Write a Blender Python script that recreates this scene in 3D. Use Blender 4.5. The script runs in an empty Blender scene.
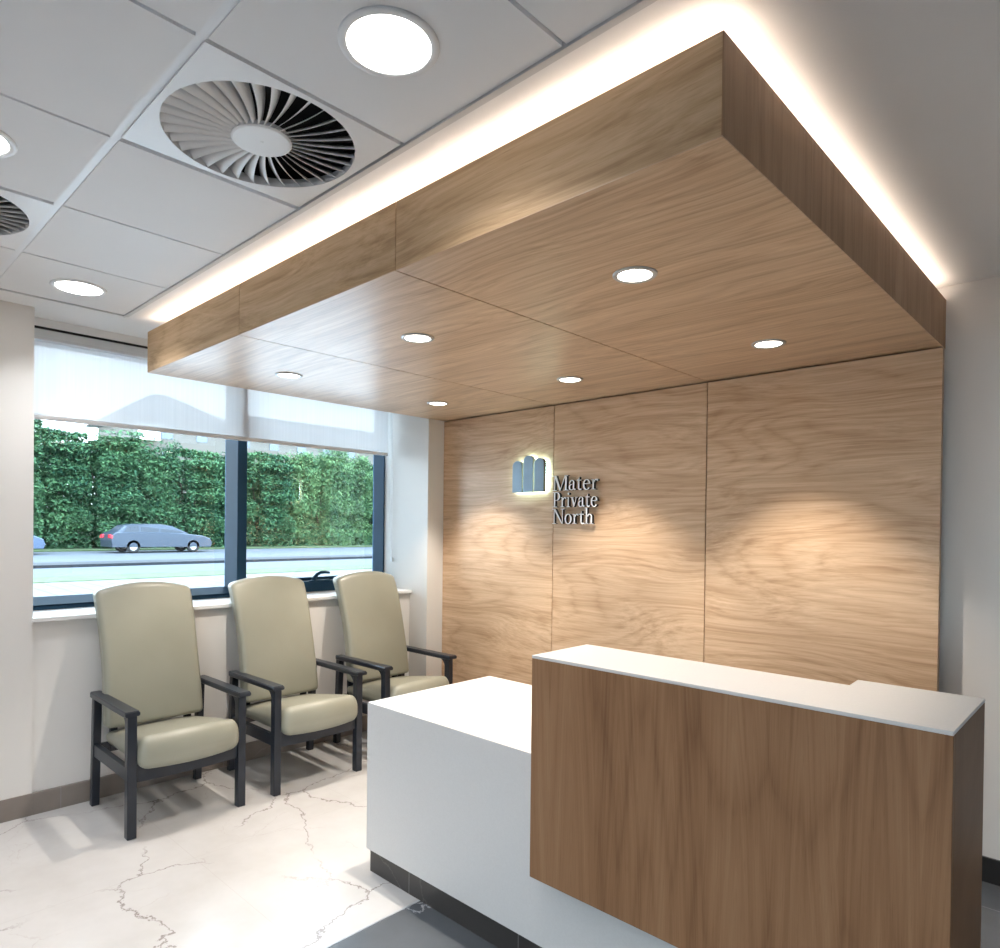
import bpy, bmesh, math, random
from mathutils import Vector, Matrix

scene = bpy.context.scene
COL = scene.collection
PI = math.pi
rnd = random.Random(7)

# ------------------------------------------------------------------ helpers
def link(o, parent=None):
    COL.objects.link(o)
    if parent is not None:
        o.parent = parent
    return o


def tag(o, label=None, cat=None, group=None, kind=None):
    if label: o['label'] = label
    if cat: o['category'] = cat
    if group: o['group'] = group
    if kind: o['kind'] = kind
    return o


def thing(name, label, cat, loc=(0, 0, 0), rz=0.0, group=None):
    o = bpy.data.objects.new(name, None)
    o.empty_display_size = 0.1
    o.location = loc
    o.rotation_euler = (0, 0, rz)
    COL.objects.link(o)
    return tag(o, label, cat, group)


class MB:
    """collects shapes into one bmesh"""
    def __init__(self):
        self.bm = bmesh.new()

    def _xf(self, verts, M):
        if M is not None:
            for v in verts:
                v.co = M @ v.co

    def box(self, a, b, bevel=0.0, seg=2, M=None):
        x0, y0, z0 = a; x1, y1, z1 = b
        t = bmesh.new()
        bmesh.ops.create_cube(t, size=1.0)
        for v in t.verts:
            v.co = Vector(((x0 + x1) / 2 + v.co.x * (x1 - x0), (y0 + y1) / 2 + v.co.y * (y1 - y0), (z0 + z1) / 2 + v.co.z * (z1 - z0)))
        if bevel > 0:
            bmesh.ops.bevel(t, geom=list(t.edges), offset=bevel, segments=seg, affect='EDGES', profile=0.5)
        self._merge(t, M)
        return self

    def _merge(self, t, M=None):
        vm = {}
        for v in t.verts:
            co = v.co.copy()
            if M is not None: co = M @ co
            vm[v] = self.bm.verts.new(co)
        for f in t.faces:
            try:
                nf = self.bm.faces.new([vm[v] for v in f.verts])
                nf.smooth = f.smooth
            except ValueError:
                pass
        t.free()

    def prism(self, pts, axis, d0, d1, smooth=False, bevel=0.0):
        """polygon (2D, any order) extruded along axis; the 2D coordinates are the other two axes in order"""
        def P(p, d):
            if axis == 'x': return (d, p[0], p[1])
            if axis == 'y': return (p[0], d, p[1])
            return (p[0], p[1], d)
        t = bmesh.new()
        lo = [t.verts.new(P(p, d0)) for p in pts]
        hi = [t.verts.new(P(p, d1)) for p in pts]
        n = len(pts)
        t.faces.new(lo); t.faces.new(hi)
        for i in range(n):
            f = t.faces.new((lo[i], lo[(i + 1) % n], hi[(i + 1) % n], hi[i]))
            f.smooth = smooth
        bmesh.ops.recalc_face_normals(t, faces=list(t.faces))
        if bevel > 0:
            bmesh.ops.bevel(t, geom=list(t.edges), offset=bevel, segments=2, affect='EDGES', profile=0.5)
        self._merge(t)
        return self

    def lathe(self, prof, n=48, c=(0, 0, 0), smooth=True, close=False):
        """prof: list of (r, z); revolved about z"""
        rings = []
        for r, z in prof:
            if r < 1e-6:
                rings.append([self.bm.verts.new((c[0], c[1], c[2] + z))])
            else:
                rings.append([self.bm.verts.new((c[0] + r * math.cos(2 * PI * k / n), c[1] + r * math.sin(2 * PI * k / n), c[2] + z)) for k in range(n)])
        pairs = list(zip(rings, rings[1:]))
        if close: pairs.append((rings[-1], rings[0]))
        for A, B in pairs:
            for k in range(n):
                k2 = (k + 1) % n
                vs = [A[k % len(A)], A[k2 % len(A)], B[k2 % len(B)], B[k % len(B)]]
                u = []
                for v in vs:
                    if v not in u: u.append(v)
                if len(u) >= 3:
                    f = self.bm.faces.new(u); f.smooth = smooth
        return self

    def tube(self, pts, r, n=10, cap=True):
        pts = [Vector(p) for p in pts]
        rad = r if isinstance(r, (list, tuple)) else [r] * len(pts)
        rings = []
        up = Vector((0.12, 0.31, 0.94)).normalized()
        for i, p in enumerate(pts):
            d = (pts[min(i + 1, len(pts) - 1)] - pts[max(i - 1, 0)]).normalized()
            a = d.cross(up)
            if a.length < 0.05: a = d.cross(Vector((1, 0, 0)))
            a.normalize(); b = d.cross(a)
            rings.append([self.bm.verts.new(p + (a * math.cos(2 * PI * k / n) + b * math.sin(2 * PI * k / n)) * rad[i]) for k in range(n)])
        for A, B in zip(rings, rings[1:]):
            for k in range(n):
                f = self.bm.faces.new((A[k], A[(k + 1) % n], B[(k + 1) % n], B[k])); f.smooth = True
        if cap:
            self.bm.faces.new(rings[0]); self.bm.faces.new(rings[-1])
        return self

    def loft(self, sections, cap=True, smooth=True):
        """sections: list of closed loops of 3D points with the same count"""
        rings = [[self.bm.verts.new(p) for p in s] for s in sections]
        n = len(rings[0])
        for A, B in zip(rings, rings[1:]):
            for k in range(n):
                f = self.bm.faces.new((A[k], A[(k + 1) % n], B[(k + 1) % n], B[k])); f.smooth = smooth
        if cap:
            self.bm.faces.new(rings[0]); self.bm.faces.new(rings[-1])
        return self

    def soft_box(self, size, r, fn=None, n=14, c=(0, 0, 0)):
        """a rounded box, dense enough to be bent by fn(x, y, z)"""
        hx, hy, hz = size[0] / 2, size[1] / 2, size[2] / 2
        def ticks(h):
            e = [(-h + r * (1 - math.cos(k * PI / 2 / 5))) for k in range(5)]
            m = [-h + r + (2 * h - 2 * r) * k / n for k in range(n + 1)]
            return e + m + [-v for v in reversed(e)]
        T = [ticks(hx), ticks(hy), ticks(hz)]
        H = (hx, hy, hz)
        t = bmesh.new()
        cache = {}
        def V(p):
            key = tuple(round(q, 6) for q in p)
            if key not in cache:
                inner = [max(-(H[i] - r), min(H[i] - r, p[i])) for i in range(3)]
                d = Vector([p[i] - inner[i] for i in range(3)])
                if d.length > 1e-9: d = d.normalized() * r
                q = Vector(inner) + d
                if fn: q = Vector(fn(q.x, q.y, q.z))
                cache[key] = t.verts.new(q + Vector(c))
            return cache[key]
        for ax in range(3):
            u, v = (ax + 1) % 3, (ax + 2) % 3
            for s in (-1, 1):
                for i in range(len(T[u]) - 1):
                    for j in range(len(T[v]) - 1):
                        q = []
                        for (a, b) in ((i, j), (i + 1, j), (i + 1, j + 1), (i, j + 1)):
                            p = [0, 0, 0]; p[ax] = s * H[ax]; p[u] = T[u][a]; p[v] = T[v][b]
                            q.append(V(p))
                        q2 = []
                        for w in q:
                            if w not in q2: q2.append(w)
                        if len(q2) >= 3:
                            try:
                                f = t.faces.new(q2); f.smooth = True
                            except ValueError:
                                pass
        bmesh.ops.recalc_face_normals(t, faces=list(t.faces))
        self._merge(t)
        return self

    def build(self, name, mat, parent=None, recalc=True, loc=None):
        if recalc:
            bmesh.ops.recalc_face_normals(self.bm, faces=list(self.bm.faces))
        me = bpy.data.meshes.new(name)
        if loc is not None:
            for v in self.bm.verts: v.co -= Vector(loc)
        self.bm.to_mesh(me); self.bm.free()
        for m in (mat if isinstance(mat, (list, tuple)) else [mat]):
            me.materials.append(m)
        o = bpy.data.objects.new(name, me)
        if loc is not None: o.location = loc
        return link(o, parent)


def copy_tree(o, parent=None):
    c = o.copy(); COL.objects.link(c)
    if parent is not None: c.parent = parent
    for ch in list(o.children):
        copy_tree(ch, c)
    return c


def struct(name, mb, mat, parent=None, loc=None):
    o = mb.build(name, mat, parent, loc=loc)
    if parent is None: o['kind'] = 'structure'
    return o

# ------------------------------------------------------------------ materials
class NT:
    def __init__(self, name):
        self.m = bpy.data.materials.new(name); self.m.use_nodes = True
        self.t = self.m.node_tree
        self.b = self.t.nodes['Principled BSDF']; self.out = self.t.nodes['Material Output']
    def n(self, typ, **kw):
        nd = self.t.nodes.new(typ)
        for k, v in kw.items(): setattr(nd, k, v)
        return nd
    def l(self, a, b): self.t.links.new(a, b)
    def setv(self, nd, **kw):
        for k, v in kw.items(): nd.inputs[k.replace('_', ' ')].default_value = v
        return nd
    def math(self, op, a, b=None, c=None, clamp=False):
        nd = self.n('ShaderNodeMath', operation=op); nd.use_clamp = clamp
        for i, v in enumerate((a, b, c)):
            if v is None: continue
            if hasattr(v, 'default_value') or hasattr(v, 'is_linked'): self.l(v, nd.inputs[i])
            else: nd.inputs[i].default_value = v
        return nd.outputs[0]
    def ramp(self, fac, stops):
        r = self.n('ShaderNodeValToRGB')
        e = r.color_ramp.elements
        while len(e) < len(stops): e.new(0.5)
        for i, (p, c) in enumerate(stops):
            e[i].position = p; e[i].color = (*c, 1) if len(c) == 3 else c
        self.l(fac, r.inputs[0])
        return r.outputs[0]
    def mix(self, fac, a, b, mode='MIX'):
        nd = self.n('ShaderNodeMix', data_type='RGBA', blend_type=mode)
        for idx, v in ((0, fac), (6, a), (7, b)):
            if hasattr(v, 'is_linked'): self.l(v, nd.inputs[idx])
            elif isinstance(v, (int, float)): nd.inputs[idx].default_value = v
            else: nd.inputs[idx].default_value = (*v, 1)
        return nd.outputs[2]
    def noise(self, vec, scale=1, detail=2, rough=0.5, dist=0.0):
        nd = self.n('ShaderNodeTexNoise')
        self.setv(nd, Scale=scale, Detail=detail, Roughness=rough, Distortion=dist)
        if vec is not None: self.l(vec, nd.inputs['Vector'])
        return nd.outputs['Fac']
    def mapping(self, vec, scale, loc=(0, 0, 0)):
        nd = self.n('ShaderNodeMapping')
        nd.inputs['Scale'].default_value = scale; nd.inputs['Location'].default_value = loc
        self.l(vec, nd.inputs['Vector'])
        return nd.outputs[0]
    def bump(self, h, strength=0.1, dist=0.01):
        nd = self.n('ShaderNodeBump'); nd.inputs['Strength'].default_value = strength; nd.inputs['Distance'].default_value = dist
        self.l(h, nd.inputs['Height']); self.l(nd.outputs[0], self.b.inputs['Normal'])


def plain(name, col, rough=0.5, metal=0.0, spec=0.5, var=0.03, vscale=6.0, bump=0.0, bscale=200.0):
    m = NT(name)
    m.setv(m.b, Roughness=rough, Metallic=metal, Specular_IOR_Level=spec)
    tc = m.n('ShaderNodeTexCoord')
    f = m.noise(tc.outputs['Object'], vscale, 3)
    lo = tuple(max(0, c * (1 - var)) for c in col); hi = tuple(min(1, c * (1 + var)) for c in col)
    m.l(m.ramp(f, [(0.3, lo), (0.7, hi)]), m.b.inputs['Base Color'])
    if bump > 0:
        m.bump(m.noise(tc.outputs['Object'], bscale, 2), bump, 0.002)
    return m.m


def emit(name, col, strength):
    m = NT(name)
    m.b.inputs['Base Color'].default_value = (*col, 1)
    m.b.inputs['Emission Color'].default_value = (*col, 1)
    m.b.inputs['Emission Strength'].default_value = strength
    m.b.inputs['Roughness'].default_value = 0.4
    return m.m


def wood(name, grain, dark, mid, light, rough=0.42, contrast=1.0, swirl=1.0, spec=0.5, flame=False):
    """oak veneer: growth-ring contours stretched along the grain plus fibres and pores"""
    m = NT(name)
    tc = m.n('ShaderNodeTexCoord'); oi = m.n('ShaderNodeObjectInfo')
    off = m.n('ShaderNodeVectorMath', operation='SCALE'); off.inputs[0].default_value = (13.1, 7.7, 9.3)
    m.l(oi.outputs['Random'], off.inputs['Scale'])
    add = m.n('ShaderNodeVectorMath', operation='ADD')
    m.l(tc.outputs['Object'], add.inputs[0]); m.l(off.outputs[0], add.inputs[1])
    P = add.outputs[0]
    def sc(along, across):
        return tuple(along if 'xyz'[i] == grain else across for i in range(3))
    # slow warp across the grain bends the fibres into cathedrals and flames
    w1 = m.noise(m.mapping(P, sc(0.75, 2.3)), 1.0, 1.5, 0.5)
    w2 = m.noise(m.mapping(P, sc(2.6, 8.0)), 1.0, 2.0, 0.5)
    sh = m.math('ADD', m.math('MULTIPLY', w1, 0.30 * swirl), m.math('MULTIPLY', w2, 0.012 * swirl))
    cmb = m.n('ShaderNodeCombineXYZ')
    for i in range(3):
        if 'xyz'[i] != grain: m.l(sh, cmb.inputs[i])
    ad2 = m.n('ShaderNodeVectorMath', operation='ADD')
    m.l(P, ad2.inputs[0]); m.l(cmb.outputs[0], ad2.inputs[1]); Q = ad2.outputs[0]
    if flame:
        # book-matched leaves: every contour climbs to an apex on the leaf's centre line
        sx = m.n('ShaderNodeSeparateXYZ'); m.l(Q, sx.inputs[0])
        gi = 'xyz'.index(grain); ai = 0 if grain != 'x' else 2
        cell = m.math('ABSOLUTE', m.math('SUBTRACT', m.math('FRACT', m.math('DIVIDE', sx.outputs[ai], 0.175)), 0.5))
        rnd_ = m.math('SQRT', m.math('ADD', m.math('MULTIPLY', cell, cell), 0.0012))
        ff = m.math('ADD', m.math('MULTIPLY', rnd_, 0.175), m.math('MULTIPLY', sx.outputs[gi], 0.045))
        leaf = m.math('FLOOR', m.math('DIVIDE', sx.outputs[ai], 0.35))
        ff = m.math('ADD', ff, m.math('MULTIPLY', leaf, 0.37))
        cq = m.n('ShaderNodeCombineXYZ'); m.l(ff, cq.inputs[ai]); m.l(sx.outputs[gi], cq.inputs[gi]); Q = cq.outputs[0]
    broad = m.noise(m.mapping(P if flame else Q, sc(0.35, 7.0)), 1.0, 2.0)
    bands = m.noise(m.mapping(Q, sc(0.22, 34.0)), 1.0, 3.0, 0.65)
    streak = m.noise(m.mapping(Q, sc(0.7, 85.0)), 1.0, 3.0, 0.6)
    fibre = m.noise(m.mapping(P, sc(5.0, 300.0)), 1.0, 2.0, 0.6)
    field = m.noise(m.mapping(Q, sc(0.42, 2.6)), 1.0, 0.6, 0.4)
    brk = m.noise(m.mapping(P, sc(2.2, 40.0)), 1.0, 2.0)
    rg = m.math('POWER', m.math('PINGPONG', m.math('ADD', m.math('MULTIPLY', field, 30.0), m.math('MULTIPLY', brk, 1.1)), 1.0), 2.5)
    rg = m.math('MULTIPLY', rg, brk)
    v = m.math('ADD', m.math('MULTIPLY', broad, 0.24), m.math('MULTIPLY', bands, 0.34 * contrast))
    v = m.math('ADD', v, m.math('MULTIPLY', rg, 0.15 * contrast))
    v = m.math('ADD', v, m.math('MULTIPLY', streak, 0.30 * contrast))
    v = m.math('ADD', v, m.math('MULTIPLY', fibre, 0.12))
    col = m.ramp(v, [(0.40, light), (0.53, mid), (0.66, dark)])
    pore = m.noise(m.mapping(P, sc(14.0, 420.0)), 1.0, 1.0)
    pm = m.ramp(pore, [(0.62, (1, 1, 1)), (0.74, (0.86, 0.83, 0.80))])
    m.l(m.mix(1.0, col, pm, 'MULTIPLY'), m.b.inputs['Base Color'])
    m.setv(m.b, Roughness=rough, Specular_IOR_Level=spec)
    m.bump(fibre, 0.06, 0.001)
    return m.m


OAK = dict(dark=(0.41, 0.255, 0.147), mid=(0.565, 0.382, 0.238), light=(0.70, 0.512, 0.345), rough=0.34)
M_OAK_X = wood('oak_veneer_horizontal', 'x', **OAK)
M_OAK_FASCIA = wood('oak_veneer_fascia', 'x', (0.40, 0.262, 0.142), (0.56, 0.385, 0.225), (0.68, 0.495, 0.31), rough=0.6, swirl=1.1, contrast=1.05, spec=0.25)
M_OAK_Z = wood('oak_veneer_vertical', 'z', **OAK, swirl=0.7)
M_OAK_SHADED = wood('oak_veneer_side_shaded', 'z', (0.22, 0.118, 0.058), (0.34, 0.195, 0.105), (0.43, 0.265, 0.15), swirl=0.5, contrast=0.8, rough=0.5, spec=0.25)  # same oak, with the dimmer light of the right side put into its colour
M_WALNUT = wood('brown_oak_vertical', 'z', (0.150, 0.072, 0.032), (0.228, 0.119, 0.058), (0.29, 0.163, 0.086), contrast=1.0, swirl=0.22, spec=0.22, rough=0.5, flame=True)

M_WALL = plain('wall_paint', (0.75, 0.735, 0.71), 0.6, var=0.012, vscale=1.5)
M_WHITE = plain('white_paint', (0.80, 0.80, 0.79), 0.5, var=0.01)
M_PLASTER = plain('ceiling_plaster', (0.83, 0.83, 0.83), 0.75, var=0.012, vscale=2)
M_TILE = plain('ceiling_tile_white', (0.84, 0.85, 0.865), 0.8, var=0.012, vscale=3, bump=0.05, bscale=350)
M_GRID = plain('ceiling_grid_white', (0.82, 0.84, 0.87), 0.45, var=0.01)
M_METALWHITE = plain('powder_coated_white', (0.83, 0.835, 0.84), 0.4, var=0.01)
M_BLACK = plain('plenum_black', (0.008, 0.008, 0.009), 0.8)
M_FRAME = plain('anthracite_aluminium', (0.026, 0.066, 0.115), 0.5, metal=0.0, spec=0.08, var=0.04)
M_CHAIRWOOD = plain('black_stained_wood', (0.012, 0.0165, 0.026), 0.30, var=0.15, vscale=20)
M_CHROME = plain('satin_chrome', (0.7, 0.7, 0.7), 0.22, metal=1.0)
M_RIMGREY = plain('satin_grey_rim', (0.50, 0.50, 0.50), 0.35, metal=0.3)
M_QUARTZ = plain('white_quartz', (0.555, 0.553, 0.547), 0.32, var=0.025, vscale=160)
M_LETTER = plain('brushed_steel_face', (0.90, 0.905, 0.91), 0.4, metal=0.0, var=0.03)
M_LETTERSIDE = plain('dark_steel_edge', (0.06, 0.055, 0.05), 0.4, metal=0.5)
M_EMBLEM = plain('blue_grey_steel', (0.25, 0.37, 0.49), 0.42, metal=0.15, var=0.08, vscale=8)
M_EMBLEMSIDE = plain('grey_steel_edge', (0.13, 0.14, 0.13), 0.4, metal=0.5)
M_BACKLIGHT = emit('emblem_backlight', (0.62, 0.96, 1.0), 14.0)
M_LED = emit('cove_led', (1.0, 0.83, 0.68), 9.0)
M_DISC = emit('panel_light_diffuser', (1.0, 0.97, 0.93), 6.5)
M_SPOTDISC = emit('downlight_lens', (1.0, 0.95, 0.87), 6.5)


def vinyl():
    m = NT('sage_vinyl')
    tc = m.n('ShaderNodeTexCoord')
    f = m.noise(tc.outputs['Object'], 3.0, 3)
    m.l(m.ramp(f, [(0.3, (0.272, 0.270, 0.216)), (0.7, (0.302, 0.300, 0.242))]), m.b.inputs['Base Color'])
    m.setv(m.b, Roughness=0.36, Specular_IOR_Level=0.5)
    m.bump(m.noise(tc.outputs['Object'], 420, 2), 0.12, 0.0012)
    return m.m
M_VINYL = vinyl()


def veins(m, P, scale, width, seed, mask_lo, mask_hi, thresh=(0.5, 0.6)):
    """crack-like marble veins: contour of a warped noise, broken up by a second one"""
    w = m.n('ShaderNodeTexNoise'); m.setv(w, Scale=scale * 2.6, Detail=8.0, Roughness=0.68)
    m.l(P, w.inputs['Vector'])
    sub = m.n('ShaderNodeVectorMath', operation='MULTIPLY_ADD')
    m.l(w.outputs['Color'], sub.inputs[0]); sub.inputs[1].default_value = (0.34 / scale,) * 3
    m.l(P, sub.inputs[2])
    off = m.mapping(sub.outputs[0], (1, 1, 1), (seed * 3.7, seed * 1.9, 0))
    vo = m.n('ShaderNodeTexVoronoi', feature='DISTANCE_TO_EDGE'); m.setv(vo, Scale=scale)
    m.l(off, vo.inputs['Vector'])
    line = m.math('SUBTRACT', 1.0, m.math('DIVIDE', vo.outputs['Distance'], width, clamp=True), clamp=True)
    mask = m.noise(off, scale * 1.1, 2)
    mk = m.n('ShaderNodeMapRange'); m.l(mask, mk.inputs[0])
    mk.inputs[1].default_value = mask_lo; mk.inputs[2].default_value = mask_hi
    return m.math('MULTIPLY', line, mk.outputs[0], clamp=True)


def seams(m, P, sx, sy, ox, oy, w):
    s = m.n('ShaderNodeSeparateXYZ'); m.l(P, s.inputs[0])
    def one(c, size, o):
        f = m.math('FRACT', m.math('DIVIDE', m.math('SUBTRACT', c, o), size))
        d = m.math('MINIMUM', f, m.math('SUBTRACT', 1.0, f))
        return m.math('LESS_THAN', d, w / size)
    return m.math('MAXIMUM', one(s.outputs[0], sx, ox), one(s.outputs[1], sy, oy))


def marble_light():
    m = NT('cream_marble_tile')
    g = m.n('ShaderNodeNewGeometry'); P = g.outputs['Position']
    cloud = m.noise(P, 1.6, 5, 0.6)
    base = m.ramp(cloud, [(0.30, (0.435, 0.423, 0.408)), (0.52, (0.495, 0.488, 0.482)), (0.75, (0.545, 0.543, 0.542))])
    v1 = veins(m, P, 1.25, 0.007, 1.0, 0.42, 0.54)
    v2 = veins(m, P, 2.6, 0.006, 4.0, 0.52, 0.66)
    c = m.mix(m.math('MULTIPLY', v1, 0.80), base, (0.13, 0.095, 0.08))
    c = m.mix(m.math('MULTIPLY', v2, 0.40), c, (0.33, 0.27, 0.24))
    sm = seams(m, P, 1.8, 0.9, -3.17, 1.30, 0.0013)
    c = m.mix(m.math('MULTIPLY', sm, 0.30), c, (0.36, 0.33, 0.31))
    m.l(c, m.b.inputs['Base Color'])
    m.setv(m.b, Roughness=0.20, Specular_IOR_Level=0.5)
    return m.m


def marble_dark(name, base_lo, base_hi, vein, sx, sy, ox, oy, rough):
    m = NT(name)
    g = m.n('ShaderNodeNewGeometry'); P = g.outputs['Position']
    cloud = m.noise(P, 2.2, 5, 0.6)
    base = m.ramp(cloud, [(0.3, base_lo), (0.7, base_hi)])
    v1 = veins(m, P, 1.7, 0.008, 2.0, 0.46, 0.60)
    c = m.mix(m.math('MULTIPLY', v1, 0.8), base, vein)
    sm = seams(m, P, sx, sy, ox, oy, 0.0015)
    c = m.mix(m.math('MULTIPLY', sm, 0.7), c, (0.30, 0.30, 0.31))
    m.l(c, m.b.inputs['Base Color'])
    m.setv(m.b, Roughness=rough, Specular_IOR_Level=0.5)
    return m.m

M_FLOOR_L = marble_light()
M_FLOOR_D = marble_dark('slate_grey_tile', (0.068, 0.075, 0.084), (0.098, 0.107, 0.118), (0.45, 0.46, 0.48), 1.2, 1.2, -0.35, 1.02, 0.16)
M_PLINTH = marble_dark('dark_plinth_tile', (0.030, 0.028, 0.027), (0.044, 0.041, 0.040), (0.10, 0.095, 0.09), 0.62, 9.0, -2.22, 5.0, 0.3)
M_SKIRT_L = marble_dark('taupe_stone_skirting', (0.20, 0.17, 0.15), (0.27, 0.235, 0.21), (0.33, 0.29, 0.26), 9.0, 0.9, 0.0, 0.12, 0.35)
M_SKIRT_D = marble_dark('black_stone_skirting', (0.014, 0.014, 0.015), (0.022, 0.022, 0.023), (0.08, 0.08, 0.08), 0.6, 9, -0.35, 5.0, 0.35)


def glass_mat(name, tint=(0.945, 0.98, 0.99)):
    m = NT(name)
    t = m.t; t.nodes.remove(m.b)
    tr = m.n('ShaderNodeBsdfTransparent'); tr.inputs[0].default_value = (*tint, 1)
    gl = m.n('ShaderNodeBsdfGlossy'); gl.inputs['Roughness'].default_value = 0.02
    fr = m.n('ShaderNodeFresnel'); fr.inputs[0].default_value = 1.45
    mx = m.n('ShaderNodeMixShader')
    m.l(fr.outputs[0], mx.inputs[0]); m.l(tr.outputs[0], mx.inputs[1]); m.l(gl.outputs[0], mx.inputs[2])
    m.l(mx.outputs[0], m.out.inputs[0])
    return m.m
M_GLASS = glass_mat('window_glass')


def blind_mat():
    m = NT('sheer_blind_fabric')
    t = m.t; t.nodes.remove(m.b)
    tc = m.n('ShaderNodeTexCoord')
    st = m.noise(m.mapping(tc.outputs['Object'], (1, 90, 1.2)), 1.0, 2)
    col = m.ramp(st, [(0.3, (0.77, 0.775, 0.79)), (0.7, (0.81, 0.815, 0.83))])
    tl = m.n('ShaderNodeBsdfTranslucent'); df = m.n('ShaderNodeBsdfDiffuse'); tp = m.n('ShaderNodeBsdfTransparent')
    m.l(col, tl.inputs[0]); m.l(col, df.inputs[0])
    a = m.n('ShaderNodeMixShader'); a.inputs[0].default_value = 0.72
    m.l(tl.outputs[0], a.inputs[1]); m.l(df.outputs[0], a.inputs[2])
    b = m.n('ShaderNodeMixShader'); b.inputs[0].default_value = 0.040
    m.l(a.outputs[0], b.inputs[1]); m.l(tp.outputs[0], b.inputs[2])
    m.l(b.outputs[0], m.out.inputs[0])
    return m.m
M_BLIND = blind_mat()
M_BLINDBAR = plain('blind_bar_fabric', (0.75, 0.76, 0.78), 0.6, var=0.02)
M_HEADRAIL = plain('blind_headrail_grey', (0.62, 0.65, 0.68), 0.45, var=0.02)

# ------------------------------------------------------------------ camera (solved from the photograph's lines)
R_ = None
f_px, yaw, pit, roll, cx, cy = 674.480473, 0.759476737, -8.16549290e-03, 1.11898411e-02, 499.588994, 533.652672
fw = Vector((-math.sin(yaw) * math.cos(pit), math.cos(yaw) * math.cos(pit), math.sin(pit)))
r0 = Vector((math.cos(yaw), math.sin(yaw), 0)); u0 = r0.cross(fw)
r2 = math.cos(roll) * r0 + math.sin(roll) * u0
u2 = -math.sin(roll) * r0 + math.cos(roll) * u0
cd = bpy.data.cameras.new('camera'); cam = bpy.data.objects.new('camera', cd); COL.objects.link(cam)
H_CAM = 1.55
mw = Matrix.Identity(4)
for i in range(3):
    mw[i][0] = r2[i]; mw[i][1] = u2[i]; mw[i][2] = -fw[i]
mw[2][3] = H_CAM
cam.matrix_world = mw
cd.sensor_fit = 'HORIZONTAL'; cd.sensor_width = 36.0
cd.lens = f_px / 1000 * 36.0
cd.shift_x = (500 - cx) / 1000.0
cd.shift_y = (cy - 474) / 1000.0
cd.clip_start = 0.05; cd.clip_end = 400
scene.camera = cam

# ------------------------------------------------------------------ dimensions (metres; camera stands over the origin)
XW = -4.25          # window wall face
YB = 3.68           # back wall face
ZC = 2.69           # ceiling
YP = 3.60           # face of the wood panels
XS = -4.044         # face of the narrow pier by the wood panels
Y_L, Y_R = 0.89, 3.44   # window recess
ROOM_R, ROOM_N = 3.3, -3.4

# floor
mb = MB(); mb.box((XW - 0.02, ROOM_N, -0.08), (-2.155, YB, 0.0))
struct('floor', mb, M_FLOOR_L)
mb = MB(); mb.box((-2.145, ROOM_N, -0.08), (ROOM_R, YB, 0.0))
struct('floor_entrance', mb, M_FLOOR_D)
mb = MB(); mb.box((-2.155, ROOM_N, -0.08), (-2.145, YB, 0.0012))
struct('trim_floor', mb, plain('floor_trim_grey', (0.42, 0.44, 0.46), 0.3, metal=0.3))

# walls
mb = MB()
mb.box((-4.745, ROOM_N, 0.0), (XW, Y_L, ZC + 0.1))
mb.box((-4.745, Y_L, 0.0), (XW - 0.008, Y_R, 1.022))
mb.box((-4.745, Y_R, 0.0), (XS, YB, ZC + 0.1))
mb.box((-4.745, Y_L, ZC), (-4.60, Y_R, ZC + 0.1))
struct('wall_left', mb, M_WALL)
mb = MB(); mb.box((-4.85, YB, 0.0), (ROOM_R, YB + 0.12, ZC + 0.1))
struct('wall_back', mb, M_WALL)
mb = MB(); mb.box((ROOM_R, ROOM_N - 0.12, 0.0), (ROOM_R + 0.12, YB + 0.12, ZC + 0.1))
struct('wall_right', mb, M_WALL)
EX0, EX1, EZ = -1.3, 1.1, 2.20       # unseen glazed entrance, added behind the camera for daylight fill
mb = MB(); mb.box((-4.85, ROOM_N - 0.12, 0.0), (EX0, ROOM_N, ZC + 0.1)); mb.box((EX1, ROOM_N - 0.12, 0.0), (ROOM_R, ROOM_N, ZC + 0.1)); mb.box((EX0, ROOM_N - 0.12, EZ), (EX1, ROOM_N, ZC + 0.1))
struct('wall_near', mb, M_WALL)
mb = MB()
for k in range(6):
    x = EX0 + 0.03 + (EX1 - EX0 - 0.06) * k / 5
    mb.box((x - 0.03, ROOM_N - 0.11, 0.0), (x + 0.03, ROOM_N - 0.03, EZ), 0.003)
mb.box((EX0, ROOM_N - 0.11, EZ - 0.06), (EX1, ROOM_N - 0.03, EZ), 0.003); mb.box((EX0, ROOM_N - 0.11, 0.0), (EX1, ROOM_N - 0.03, 0.08), 0.003)
ent = struct('fill_entrance_1', mb, M_FRAME)
mb = MB(); mb.box((EX0, ROOM_N - 0.075, 0.05), (EX1, ROOM_N - 0.067, EZ - 0.03)); mb.build('glass_pane', M_GLASS, ent)

# skirtings
mb = MB(); mb.box((XW, ROOM_N, 0.0), (XW + 0.012, Y_L, 0.115), 0.002); mb.box((XW - 0.008, Y_L, 0.0), (XW + 0.012, Y_R, 0.115), 0.002)
struct('baseboard_left', mb, M_SKIRT_L)
mb = MB(); mb.box((-0.62, YB - 0.014, 0.0), (ROOM_R, YB, 0.11), 0.002)
struct('baseboard_back', mb, M_SKIRT_D)

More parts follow.
